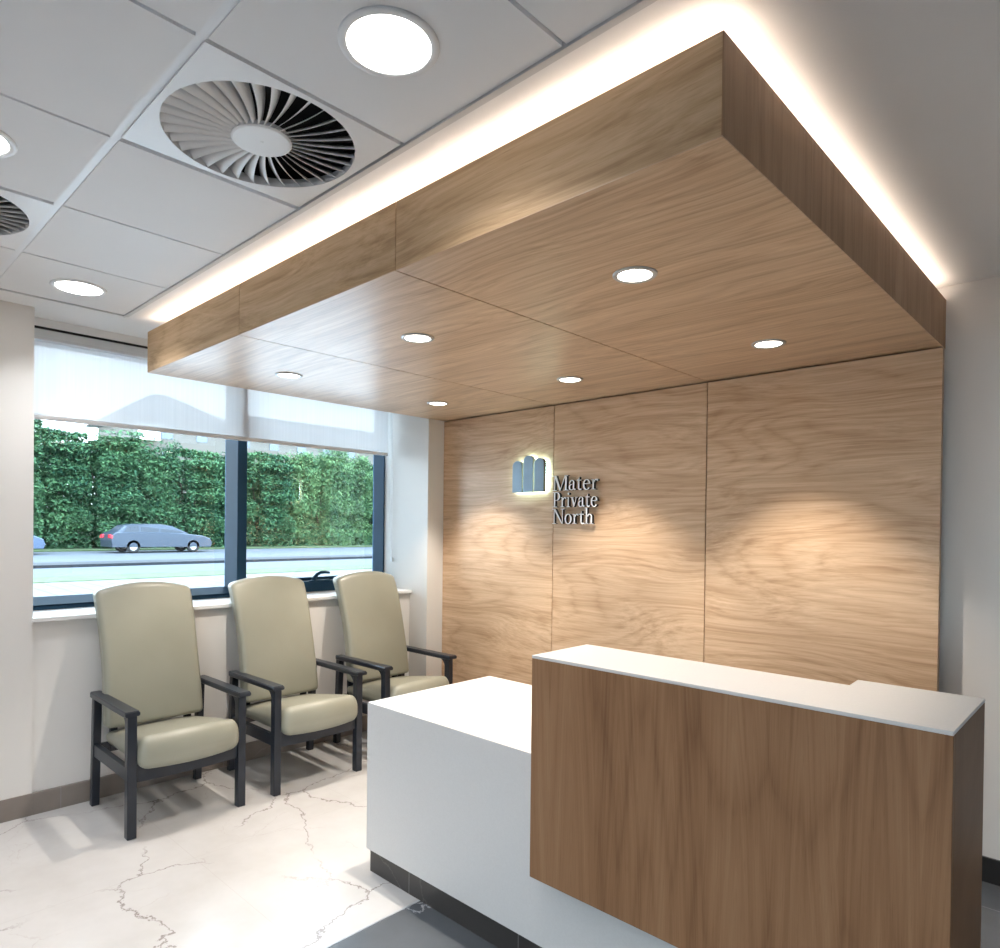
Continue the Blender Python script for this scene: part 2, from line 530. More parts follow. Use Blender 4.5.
# ceiling: plaster margin, lay-in tiles on a grid, edge trim
TX0, TY0, TS = -1.0, 0.662, 0.607
X_EDGE, Y_EDGE = -4.038, 1.258
mb = MB()
mb.box((-4.80, Y_EDGE + 0.022, ZC), (ROOM_R, YB, ZC + 0.05))
mb.box((-4.80, ROOM_N, ZC), (X_EDGE - 0.022, Y_EDGE + 0.022, ZC + 0.05))
struct('ceiling', mb, M_PLASTER)
vent_cells = set()
mb_t, mb_g = MB(), MB()
cols = [TX0 + TS * k for k in range(-5, 9)]
xs = sorted(set([X_EDGE] + [c for c in cols if c > X_EDGE + 0.05 and c < ROOM_R - 0.05] + [ROOM_R]))
ys = [Y_EDGE]
while ys[-1] > ROOM_N + 0.3: ys.append(TY0 - TS * (len(ys) - 1))
ys[-1] = ROOM_N
ys = sorted(ys)
G = 0.012
VENTS = [(-1.903, 0.962), (-3.125, 0.36)]
for i in range(len(xs) - 1):
    for j in range(len(ys) - 1):
        a0 = xs[i] + (0.006 if i else 0.002); a1 = xs[i + 1] - 0.006
        b0 = ys[j] + G; b1 = ys[j + 1] - (G if j < len(ys) - 2 else 0.002)
        if any(a0 < vx < a1 and b0 < vy < b1 for vx, vy in VENTS): 
            vent_cells.add((a0, a1, b0, b1)); continue
        mb_t.box((a0, b0, ZC), (a1, b1, ZC + 0.018))
for x in xs[1:-1]: mb_g.box((x - 0.0135, ROOM_N, ZC + 0.013), (x + 0.0135, Y_EDGE, ZC + 0.031))
for y in ys[1:-1]: mb_g.box((X_EDGE, y - 0.0135, ZC + 0.003), (ROOM_R, y + 0.0135, ZC + 0.03))
struct('ceiling_tiles', mb_t, M_TILE)
struct('ceiling_grid', mb_g, M_GRID)
mb = MB(); mb.box((X_EDGE - 0.3, ROOM_N, ZC + 0.14), (ROOM_R, Y_EDGE + 0.3, ZC + 0.16))
struct('ceiling_slab', mb, M_BLACK)
mb = MB()
# stepped shadow-gap trim along the tile field
mb.box((X_EDGE - 0.026, Y_EDGE, ZC - 0.006), (ROOM_R, Y_EDGE + 0.010, ZC + 0.03))
mb.box((X_EDGE - 0.026, Y_EDGE + 0.010, ZC - 0.001), (ROOM_R, Y_EDGE + 0.026, ZC + 0.03))
mb.box((X_EDGE - 0.010, ROOM_N, ZC - 0.006), (X_EDGE, Y_EDGE, ZC + 0.03))
mb.box((X_EDGE - 0.026, ROOM_N, ZC - 0.001), (X_EDGE - 0.010, Y_EDGE + 0.010, ZC + 0.03))
struct('trim_ceiling', mb, plain('ceiling_trim_grey', (0.60, 0.60, 0.60), 0.5))

# ------------------------------------------------------------------ window
XF = -4.60
win = bpy.data.objects.new('window_1', None); win.location = (XF, (Y_L + Y_R) / 2, 1.05); COL.objects.link(win)
tag(win, kind='structure')
def wchild(name, mb, mat, par=win):
    o = mb.build(name, mat); o.parent = par
    o.matrix_parent_inverse = Matrix.Translation(-Vector(win.location))
    return o
XG = -4.725
ML0, ML1 = 2.145, 2.213
ZB, ZH = 1.075, 2.66
mb = MB()
mb.box((-4.75, Y_L - 0.02, ZB - 0.03), (XF, ML0 + 0.01, ZB), 0.002)                # bottom rail, fixed light
mb.prism([(XF, ZB - 0.01), (XF, ZB), (XG, ZB + 0.037), (-4.75, ZB + 0.037), (-4.75, ZB - 0.01)], 'y', Y_L - 0.01, ML0 + 0.005)
mb.box((-4.75, ML1 - 0.01, ZB - 0.03), (XF, Y_R + 0.02, ZB + 0.052), 0.003)         # bottom rail, opening light
mb.box((-4.75, ML1, ZB + 0.05), (XG + 0.03, Y_R, ZB + 0.075), 0.002)
mb.box((-4.75, Y_L - 0.02, ZB - 0.03), (XF, Y_L + 0.012, ZH), 0.002)               # jambs
mb.box((-4.75, Y_R - 0.012, ZB - 0.03), (XF, Y_R + 0.02, ZH), 0.002)
mb.box((-4.75, Y_L - 0.02, ZH - 0.06), (XF, Y_R + 0.02, ZC + 0.002), 0.002)
wchild('window_frame', mb, M_FRAME)
mb = MB(); mb.box((-4.75, ML0, ZB - 0.03), (-4.55, ML1, ZH), 0.003)
wchild('mullion', mb, M_FRAME)
mb = MB(); mb.box((XG - 0.012, Y_L, ZB), (XG - 0.006, ML0 + 0.005, ZH)); wchild('glass_pane', mb, M_GLASS)
mb = MB(); mb.box((XG - 0.012, ML1 - 0.005, ZB), (XG - 0.006, Y_R, ZH)); wchild('glass_pane', mb, M_GLASS)
# cockspur handle on the opening light
mb = MB()
mb.box((XF, 2.735, ZB + 0.046), (XF + 0.03, 2.905, ZB + 0.062), 0.004)
hz = ZB + 0.062
mb.tube([(XF + 0.018, 2.765, hz), (XF + 0.02, 2.772, hz + 0.018), (XF + 0.024, 2.79, hz + 0.042), (XF + 0.028, 2.82, hz + 0.056), (XF + 0.03, 2.86, hz + 0.058), (XF + 0.03, 2.895, hz + 0.052)], [0.018, 0.016, 0.013, 0.012, 0.011, 0.009], 10)
wchild('window_handle', mb, M_FRAME)
# sill board
mb = MB(); mb.box((-4.62, Y_L - 0.004, 1.024), (XW + 0.022, Y_R - 0.002, 1.046), 0.002)
mb.box((-4.75, Y_L, 1.02), (XF - 0.004, Y_R, 1.046))
wchild('window_sill', mb, M_WHITE)

mb = MB(); mb.box((-4.60, Y_L, 2.646), (-4.448, Y_R, ZC + 0.002)); struct('trim_window_head', mb, M_PLASTER)

# roller blind
bl = thing('roller_blind', 'white sheer roller blind half lowered over the two-light window', 'blind', (-4.50, 2.17, 2.14))
def bchild(name, mb, mat, par):
    o = mb.build(name, mat); o.parent = par; o.matrix_parent_inverse = Matrix.Translation(-Vector(bl.location)); return o
mb = MB()
ny = 60
BY0, BY1 = 0.925, 3.392
for k in range(ny):
    y0 = BY0 + (BY1 - BY0) * k / ny; y1 = BY0 + (BY1 - BY0) * (k + 1) / ny
    vs = [mb.bm.verts.new(p) for p in ((-4.50, y0, 2.155), (-4.50, y1, 2.155), (-4.50, y1, 2.60), (-4.50, y0, 2.60))]
    mb.bm.faces.new(vs)
bmesh.ops.remove_doubles(mb.bm, verts=list(mb.bm.verts), dist=1e-5)
bchild('blind_fabric', mb, M_BLIND, bl)
mb = MB(); mb.box((-4.508, BY0, 2.133), (-4.492, BY1, 2.160), 0.006, 3); bchild('bottom_bar', mb, M_BLINDBAR, bl)
mb = MB(); mb.box((-4.55, Y_L + 0.002, 2.588), (-4.455, Y_R - 0.002, 2.632), 0.004)
mb.box((-4.56, Y_L + 0.002, 2.572), (-4.450, Y_R - 0.002, 2.589), 0.003)
bchild('headrail', mb, M_HEADRAIL, bl)
mb = MB(); mb.box((-4.53, Y_L + 0.003, 2.6322), (-4.456, Y_R - 0.003, 2.6458)); bchild('gap_shade_strip', mb, M_BLACK, bl)  # black strip standing in for the shade in the gap above the headrail
mb = MB()
for dx in (-0.008, 0.008):
    mb.tube([(-4.49 + dx, 3.424, 2.60), (-4.49 + dx, 3.428, 1.30), (-4.49, 3.430, 1.285)], 0.0016, 6)
bchild('pull_chain', mb, M_METALWHITE, bl)
mb = MB(); mb.box((-4.505, 3.428, 1.265), (-4.475, 3.44, 1.30), 0.003); bchild('chain_cleat', mb, M_METALWHITE, bl)

# ------------------------------------------------------------------ wood wall panels
X0, X1, X2, X3 = XS, -2.915, -1.798, -0.660
GAP = 0.0028
plab = ['horizontal-grained oak wall panel beside the white window pier, carrying the arched emblem',
        'middle horizontal-grained oak wall panel carrying the metal lettering',
        'oak wall panel with a free end edge, behind the wide step of the counter']
for k, (a, b) in enumerate(((X0 + 0.002, X1), (X1, X2), (X2, X3))):
    mb = MB(); mb.box((a + (GAP if k else 0), YP, 0.02), (b - (GAP if k < 2 else 0), YP + 0.035, 2.392), 0.0008, 1)
    o = mb.build('oak_wall_panel', M_OAK_X, loc=((a + b) / 2, YP, 0.02))
    tag(o, plab[k], 'wall panel', 'oak wall panels behind the desk')
mb = MB(); mb.box((X0 + 0.002, YP + 0.0352, 0.0), (X3 - 0.03, YB, 2.395))
struct('wall_panel_backing', mb, plain('dark_backing_board', (0.03, 0.022, 0.016), 0.8))

# ------------------------------------------------------------------ ceiling canopy
CY0, CZ0, CZ1 = 1.382, 2.40, 2.627
CX0, CX1 = -4.050, -0.664
can = thing('oak_canopy', 'suspended oak bulkhead with lit edges hanging over the reception desk', 'ceiling canopy', ((CX0 + CX1) / 2, CY0, CZ0))
def cchild(name, mb, mat, off=None):
    o = mb.build(name, mat, loc=off)
    o.parent = can; o.matrix_parent_inverse = Matrix.Translation(-Vector(can.location)); return o
S1, S2 = -2.932, -1.802
segs = ((CX0, S1), (S1, S2), (S2, CX1))
T = 0.019
for k, (a, b) in enumerate(segs):
    y1 = YB - 0.002
    e0 = GAP if k else 0; e1 = GAP if k < 2 else 0
    mb = MB()
    if k == 0: mb.box((a + e0, CY0 + 0.0006, CZ0), (b - e1, Y_R - 0.003, CZ0 + 0.0025)); mb.box((a + e0 + T, CY0 + T, CZ0 + 0.002), (b - e1, Y_R - 0.003, CZ0 + T)); mb.box((XS + 0.002, Y_R - 0.004, CZ0), (b - e1, y1, CZ0 + T))
    else: mb.box((a + e0, CY0 + 0.0006, CZ0), (b - e1 - (0.0006 if k == 2 else 0), y1, CZ0 + 0.0025)); mb.box((a + e0, CY0 + T, CZ0 + 0.002), (b - e1 - (T if k == 2 else 0), y1, CZ0 + T))
    cchild('soffit_panel', mb, M_OAK_X, (a, CY0 + 0.3 * k, CZ0))
    mb = MB(); mb.box((a + e0, CY0, CZ0 + 0.0026), (b - e1 - (0.0026 if k == 2 else 0), CY0 + T, CZ1))
    cchild('fascia_panel', mb, M_OAK_FASCIA, (b, CY0, CZ0 - 0.1 * k))
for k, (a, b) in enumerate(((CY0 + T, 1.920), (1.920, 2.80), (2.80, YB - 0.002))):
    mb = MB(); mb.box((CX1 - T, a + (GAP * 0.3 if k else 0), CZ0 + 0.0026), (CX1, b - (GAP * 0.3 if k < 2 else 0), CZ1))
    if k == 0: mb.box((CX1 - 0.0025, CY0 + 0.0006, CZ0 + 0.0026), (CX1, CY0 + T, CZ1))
    cchild('side_fascia_panel', mb, M_OAK_SHADED, (CX1, a, CZ0))
mb = MB(); mb.box((CX0, CY0 + T, CZ0 + 0.0026), (CX0 + T, Y_R - 0.003, CZ1))
cchild('end_fascia_panel', mb, M_OAK_Z, (CX0, CY0, CZ0))
mb = MB(); mb.box((CX0 + T, CY0 + T, CZ0 + T + 0.06), (CX1 - T, YB - 0.01, CZ0 + T + 0.08))
cchild('light_trough', mb, M_WHITE)
ZL = CZ1 - 0.003
mb = MB()
mb.box((CX0 + 0.05, CY0 + T + 0.006, ZL - 0.008), (CX1 - T - 0.006, CY0 + T + 0.024, ZL))
mb.box((CX1 - T - 0.024, CY0 + T + 0.024, ZL - 0.008), (CX1 - T - 0.006, YB - 0.06, ZL))
cchild('led_strip', mb, M_LED)
mb = MB()
mb.box((CX0 + 0.05, CY0 + T, CZ0 + T + 0.07), (CX1 - T, CY0 + T + 0.026, ZL - 0.009))
mb.box((CX1 - T - 0.026, CY0 + T + 0.026, CZ0 + T + 0.07), (CX1 - T, YB - 0.02, ZL - 0.009))
cchild('led_channel', mb, M_METALWHITE)

# ------------------------------------------------------------------ downlights
def downlight(name, loc, r_out, r_in, label, group, disc, rim_mat, z, lamp):
    t = thing(name, label, 'downlight', (loc[0], loc[1], z), 0, group)
    MB().lathe([(r_in, -0.0045), (r_in + 0.002, -0.006), (r_out - 0.004, -0.006), (r_out, -0.003), (r_out, 0.0), (r_in, 0.0)], 56, close=True).build('rim', rim_mat, t)
    MB().lathe([(0, -0.0035), (r_in, -0.0035), (r_in, -0.0015), (0, -0.0015)], 56).build('lens', disc, t)
    if lamp:
        lamp = lamp.copy()
        ld = bpy.data.lights.new('lamp', lamp.pop('type'))
        for k, v in lamp.items(): setattr(ld, k, v)
        lo = bpy.data.objects.new('lamp', ld); lo.location = (0, 0, -0.012); link(lo, t)
    return t

SPOT = dict(type='SPOT', energy=58.0, spot_size=math.radians(84), spot_blend=0.5, shadow_soft_size=0.014, color=(1.0, 0.90, 0.79))
names = {(0, 0): 'round downlight in oak canopy nearest the window and the fascia', (0, 1): 'round downlight in oak canopy in the corner by the white window pier',
         (1, 0): 'round downlight in the middle oak soffit panel, on the fascia side', (1, 1): 'round downlight in the middle oak soffit panel, close to the lettering wall',
         (2, 0): 'largest-looking round downlight in oak soffit above the counter', (2, 1): 'round downlight in oak soffit close to the free end of the wood wall'}
for i, x in enumerate((-3.493, -2.36, -1.232)):
    for j, y in enumerate((1.938, 3.052)):
        L = dict(SPOT)
        downlight('downlight', (x, y), 0.074, 0.057, names[(i, j)], 'downlights in the oak canopy', M_SPOTDISC, M_RIMGREY, CZ0, L)

AREA = dict(type='AREA', shape='DISK', size=0.22, energy=4.5, color=(0.98, 0.98, 1.0), spread=math.radians(125))
ceil = [((-1.302, 0.974), 'large round ceiling light right above the swirl air vent'), ((-3.735, 0.962), 'round ceiling light in the last tile before the window'),
        ((-2.5175, 0.36), 'round ceiling light cut off by the photo edge, in the row of the smaller-looking vent')]
for (x, y), lab in ceil:
    downlight('ceiling_light', (x, y), 0.119, 0.099, lab, 'round lights in the ceiling tiles', M_DISC, M_METALWHITE, ZC, AREA)
for (x, y) in ((-3.735, -0.86), (-1.307, -0.86), (-1.307, -2.07), (0.514, -0.255), (0.514, -2.07), (2.335, 0.36), (2.335, -1.47), (-2.5175, -2.07)):
    downlight('ceiling_light', (x, y), 0.119, 0.099, 'round ceiling light in the tiles on the camera side of the room', 'round lights in the ceiling tiles', M_DISC, M_METALWHITE, ZC, dict(AREA, energy=6.0))

# ------------------------------------------------------------------ swirl vents
def vent(vx, vy, label):
    t = thing('swirl_vent', label, 'air vent', (vx, vy, ZC), 0, 'swirl vents in the ceiling')
    RO, RH, NB, h = 0.271, 0.086, 34, 0.2895
    # square plate with round hole
    mb = MB(); n = 96
    for z, flip in ((-0.002, 0), (0.010, 1)):
        inner = [mb.bm.verts.new((RO * math.cos(2 * PI * k / n), RO * math.sin(2 * PI * k / n), z)) for k in range(n)]
        outer = []
        for k in range(n):
            a = 2 * PI * k / n; c, s = math.cos(a), math.sin(a); q = h / max(abs(c), abs(s))
            outer.append(mb.bm.verts.new((q * c, q * s, z)))
        for k in range(n):
            mb.bm.faces.new((inner[k], inner[(k + 1) % n], outer[(k + 1) % n], outer[k]))
        if flip == 0: i0, o0 = inner, outer
        else:
            for k in range(n):
                mb.bm.faces.new((i0[k], i0[(k + 1) % n], inner[(k + 1) % n], inner[k]))
                mb.bm.faces.new((o0[k], o0[(k + 1) % n], outer[(k + 1) % n], outer[k]))
    mb.build('face_plate', M_METALWHITE, t)
    MB().lathe([(RO + 0.001, 0.010), (RO + 0.004, 0.028)], 64).build('collar', M_METALWHITE, t)
    MB().lathe([(0, -0.006), (0.004, -0.006), (0.0045, -0.0045), (RH - 0.006, -0.0045), (RH, -0.001), (RH, 0.012), (0, 0.012)], 48, smooth=False).build('hub', M_METALWHITE, t)
    MB().lathe([(RO + 0.006, 0.028), (RO + 0.006, 0.115), (0, 0.115)], 48).build('plenum', M_BLACK, t)
    # one blade, then copies turned about the hub
    mb = MB(); ns = 12
    lo, hi = [], []
    ang = math.radians(46)
    for k in range(ns + 1):
        s = k / ns; r = RH - 0.006 + (RO - RH + 0.008) * s
        wdt = 0.016 + 0.028 * s
        bow = 0.006 * math.sin(PI * s)
        for th, L in ((-0.0006, lo), (0.0006, hi)):
            y0, z0 = bow - 0.004, 0.0
            y1, z1 = bow - 0.004 + wdt * math.cos(ang), wdt * math.sin(ang)
            nx = Vector((0, -math.sin(ang), math.cos(ang))) * th
            L.append(((r, y0 + nx.y, z0 + nx.z), (r, y1 + nx.y, z1 + nx.z)))
    for k in range(ns):
        def q(*p):
            f = mb.bm.faces.new([mb.bm.verts.new(v) for v in p]); f.smooth = True
        q(lo[k][0], lo[k + 1][0], lo[k + 1][1], lo[k][1]); q(hi[k][0], hi[k + 1][0], hi[k + 1][1], hi[k][1])
        q(lo[k][0], lo[k + 1][0], hi[k + 1][0], hi[k][0]); q(lo[k][1], lo[k + 1][1], hi[k + 1][1], hi[k][1])
    bmesh.ops.remove_doubles(mb.bm, verts=list(mb.bm.verts), dist=1e-5)
    b0 = mb.build('blade', M_METALWHITE, t)
    for k in range(1, NB):
        b = b0.copy(); COL.objects.link(b); b.parent = t; b.rotation_euler = (0, 0, 2 * PI * k / NB)
    return t
vent(*VENTS[0], 'whole round swirl air vent beside the large ceiling light')
vent(*VENTS[1], 'swirl air vent cut off by the photo edge near the far ceiling light')

# ------------------------------------------------------------------ reception desk
DY, DYB = 1.79, 2.572
DX0, DX1 = -2.505, -0.385
DZ = 0.762
desk = thing('reception_desk', 'white quartz reception desk with brown wood raised counter on a dark plinth', 'reception desk', ((DX0 + DX1) / 2, DY, 0))
def dchild(name, mb, mat, loc=None):
    o = mb.build(name, mat, loc=loc); o.parent = desk; o.matrix_parent_inverse = Matrix.Translation(-Vector(desk.location)); return o
TQ = 0.03
mb = MB(); mb.box((DX0 + TQ, DY + TQ, DZ - TQ), (DX1, DYB, DZ)); dchild('desk_top', mb, M_QUARTZ)
mb = MB(); mb.box((DX0, DY, 0.105), (-0.3055, DY + TQ, DZ), 0.001); dchild('front_panel', mb, M_QUARTZ)
mb = MB(); mb.box((DX0, DY + TQ, 0.105), (DX0 + TQ, DYB, DZ), 0.001); dchild('end_panel', mb, M_QUARTZ)
mb = MB(); mb.box((DX1 - TQ, DY + TQ, 0.105), (DX1, DYB, DZ - TQ)); dchild('end_panel', mb, M_QUARTZ)
mb = MB(); mb.box((DX0 + TQ, DYB - 0.04, 0.105), (DX1 - TQ, DYB - 0.02, DZ - TQ)); dchild('rear_panel', mb, M_QUARTZ)
mb = MB(); mb.box((DX0 + 0.010, DY + 0.016, 0.0), (-0.3055, DY + 0.04, 0.106)); mb.box((DX0 + 0.010, DY + 0.04, 0.0), (DX0 + 0.04, DYB - 0.01, 0.106)); dchild('plinth', mb, M_PLINTH)
PX0, PX1, PY = -1.470, -0.2825, 1.712
PZ0, PZ1, PT = 0.382, 1.1165, 1.1265
mb = MB(); mb.box((PX0, PY, PZ0), (PX1, PY + 0.022, PZ1), 0.002); dchild('counter_front_panel', mb, M_WALNUT, (PX0, PY, PZ0))
mb = MB(); mb.box((PX0, PY + 0.022, PZ0), (PX0 + 0.02, PY + 0.076, PZ1)); mb.box((PX0, PY + 0.076, DZ + 0.0005), (PX0 + 0.02, 2.018, PZ1)); dchild('counter_end_panel', mb, M_WALNUT, (PX0, PY, PZ0))
mb = MB(); mb.box((PX1 - 0.022, PY + 0.022, 0.05), (PX1, 2.112, PZ1), 0.001); dchild('counter_side_panel', mb, M_WALNUT, (PX1 - 3, PY, PZ0))
mb = MB(); mb.box((PX0 + 0.02, 2.0, DZ + 0.0005), (PX1 - 0.022, 2.018, PZ1)); dchild('counter_back_panel', mb, M_WALNUT, (PX0, PY, PZ0))
mb = MB(); mb.prism([(PX0, PY), (PX1, PY), (PX1, 2.114), (-0.582, 2.114), (-0.578, 2.022), (PX0, 2.022)], 'z', PZ1, PT, bevel=0.0012); dchild('counter_top', mb, M_QUARTZ)
mb = MB(); mb.box((-0.582, 2.018, DZ + 0.0005), (PX1 - 0.022, 2.10, PZ1)); dchild('storage_cabinet', mb, M_WALNUT, (PX0, PY, PZ0))

# ------------------------------------------------------------------ armchairs
def leg_prism(x_bot, x_top, z0, z1, y, wx, wy, wxt):
    mb = MB()
    mb.loft([[(x_bot - wx / 2, y - wy / 2, z0), (x_bot + wx / 2, y - wy / 2, z0), (x_bot + wx / 2, y + wy / 2, z0), (x_bot - wx / 2, y + wy / 2, z0)],
             [(x_top - wxt / 2, y - wy / 2, z1), (x_top + wxt / 2, y - wy / 2, z1), (x_top + wxt / 2, y + wy / 2, z1), (x_top - wxt / 2, y + wy / 2, z1)]], smooth=False)
    bmesh.ops.recalc_face_normals(mb.bm, faces=list(mb.bm.faces))
    bmesh.ops.bevel(mb.bm, geom=list(mb.bm.edges), offset=0.004, segments=2, affect='EDGES', profile=0.5)
    return mb


def make_chair():
    # local: +x is forward, origin on the floor at world X=-3.87
    t = thing('armchair', '', 'armchair', (0, 0, 0))
    fx, bx = 0.278, -0.262      # front and rear leg centres
    for s in (-1, 1):
        y = s * 0.279
        leg_prism(fx, fx, 0, 0.606, y, 0.046, 0.044, 0.044).build('leg', M_CHAIRWOOD, t)
        leg_prism(bx - 0.028, bx + 0.006, 0, 0.606, y, 0.040, 0.040, 0.044).build('leg', M_CHAIRWOOD, t)
        # arm with a bracket that sweeps into the front leg
        mb = MB()
        def armpts(x):
            k = max(0.0, min(1.0, (x - (fx + 0.02)) / 0.05))
            w = 0.030 + 0.004 * min(1.0, max(0.0, (x + 0.25) / 0.5))
            return w
        secs = []
        for x in (-0.272, -0.266, -0.25, -0.15, 0.0, 0.15, 0.28, 0.312, 0.320):
            w = armpts(x) * (0.55 if x == -0.272 else 0.85 if x == -0.266 else 1.0)
            yc = y + s * 0.006
            zt = 0.634 - (0.004 if x in (-0.272, 0.320) else 0); zb = 0.604 + (0.004 if x in (-0.272,) else 0) + (0.006 if x > 0.30 else 0)
            e = 0.005
            secs.append([(x, yc - w, zb + e), (x, yc - w + e, zb), (x, yc + w - e, zb), (x, yc + w, zb + e), (x, yc + w, zt - e), (x, yc + w - e, zt), (x, yc - w + e, zt), (x, yc - w, zt - e)])
        mb.loft(secs, smooth=False)
        # curved bracket under the arm, behind the front leg
        pts = [(fx - 0.020, 0.607), (fx - 0.080, 0.607)] + [(fx - 0.020 - 0.060 * (1 - math.sin(a)), 0.545 + 0.060 - 0.060 * (1 - math.cos(a)) - 0.0) for a in [PI / 2 * k / 6 for k in range(1, 7)]]
        mb.prism(pts, 'y', y - 0.02, y + 0.02)
        mb.build('armrest', M_CHAIRWOOD, t)
        MB().box((bx + 0.0, y - 0.014, 0.278), (fx - 0.015, y + 0.014, 0.345), 0.003).build('side_rail', M_CHAIRWOOD, t)
    # curved front rail
    mb = MB()
    n = 16; pts = []
    for k in range(n + 1):
        y = -0.262 + 0.524 * k / n
        pts.append((fx + 0.008 + 0.016 * (1 - (y / 0.262) ** 2), y))
    for k in range(n, -1, -1):
        y = -0.262 + 0.524 * k / n
        pts.append((fx - 0.014 + 0.016 * (1 - (y / 0.262) ** 2), y))
    mb.prism(pts, 'z', 0.272, 0.362)
    mb.build('front_rail', M_CHAIRWOOD, t)
    MB().box((bx - 0.006, -0.262, 0.29), (bx + 0.016, 0.262, 0.345), 0.003).build('rear_rail', M_CHAIRWOOD, t)
    # seat cushion
    def seat(x, y, z):
        u = x / 0.29; v = y / 0.25
        yy = y * (1.0 + 0.05 * max(0.0, (u - 0.55) / 0.45))
        top = max(0.0, z / 0.055)
        zz = z + 0.016 * top * (1 - v * v) * (0.6 + 0.4 * (1 - u * u)) + 0.046 * top * u
        xx = x
        if u > 0:
            xx += 0.032 * u * (1 - v * v)
            zz -= 0.016 * max(0, (u - 0.4) / 0.6) ** 2 * max(0.0, -z / 0.055) * (1.2 - v * v)
        return (xx, yy, zz)
    MB().soft_box((0.575, 0.500, 0.115), 0.048, seat, 16, (0.048, 0, 0.396)).build('seat', M_VINYL, t)
    # backrest
    hb = 0.728
    def back(x, y, z):
        tt = (z + hb / 2) / hb
        v = y / 0.245
        zz = z + 0.040 * max(0.0, (tt - 0.72) / 0.28) ** 1.3 * (1 - v * v)
        xx = x - 0.185 * tt + 0.026 * math.sin(PI * min(1, tt * 1.05)) - 0.018 * max(0, (tt - 0.75) / 0.25) ** 2
        xx += 0.010 * (1 - v * v) * (1 if x > 0 else 0)
        yy = y * (1.0 + 0.012 * math.cos(2 * PI * tt))
        return (xx, yy, zz)
    MB().soft_box((0.085, 0.512, hb), 0.026, back, 18, (-0.152, -0.014, 0.450 + hb / 2)).build('backrest', M_VINYL, t)
    for s in (-1, 1):
        MB().box((-0.262, s * 0.20 - 0.018, 0.30), (-0.232, s * 0.20 + 0.018, 0.62), 0.003).build('back_support', M_CHAIRWOOD, t)
    return t

ch = make_chair()
CH_X = -3.868
labs = ['sage vinyl high-back armchair with black arms standing farthest from the wood wall',
        'middle sage vinyl high-back armchair, its back in front of the window mullion',
        'sage vinyl high-back armchair nearest the wood wall, partly hidden by the desk']
for k, y in enumerate((1.440, 2.210, 2.986)):
    o = ch if k == 0 else copy_tree(ch)
    o.location = (CH_X, y, 0)
    tag(o, labs[k], 'armchair', 'armchairs under the window')

# ------------------------------------------------------------------ wall sign
def ellipse(cx_, cy_, rx, ry, a0, a1, n=14):
    return [(cx_ + rx * math.cos(a0 + (a1 - a0) * k / n), cy_ + ry * math.sin(a0 + (a1 - a0) * k / n)) for k in range(n + 1)]

def rect(x0, y0, x1, y1): return [(x0, y0), (x1, y0), (x1, y1), (x0, y1)]

def crescent(cx_, cy_, rx, ry, tx, ty, a0, a1, n=18, dx=0.0):
    """quad strips between an outer and an inner ellipse"""
    o = ellipse(cx_, cy_, rx, ry, a0, a1, n); i = ellipse(cx_ + dx, cy_, rx - tx, ry - ty, a0, a1, n)
    return [[o[k], o[k + 1], i[k + 1], i[k]] for k in range(n)]

SW, TH = 0.120, 0.05     # stem and hairline of the serif letters (cap height 1)
def serif(xc, y, w=0.30, h=0.045, up=True):
    return [rect(xc - w / 2, y if up else y - h, xc + w / 2, y + h if up else y)]

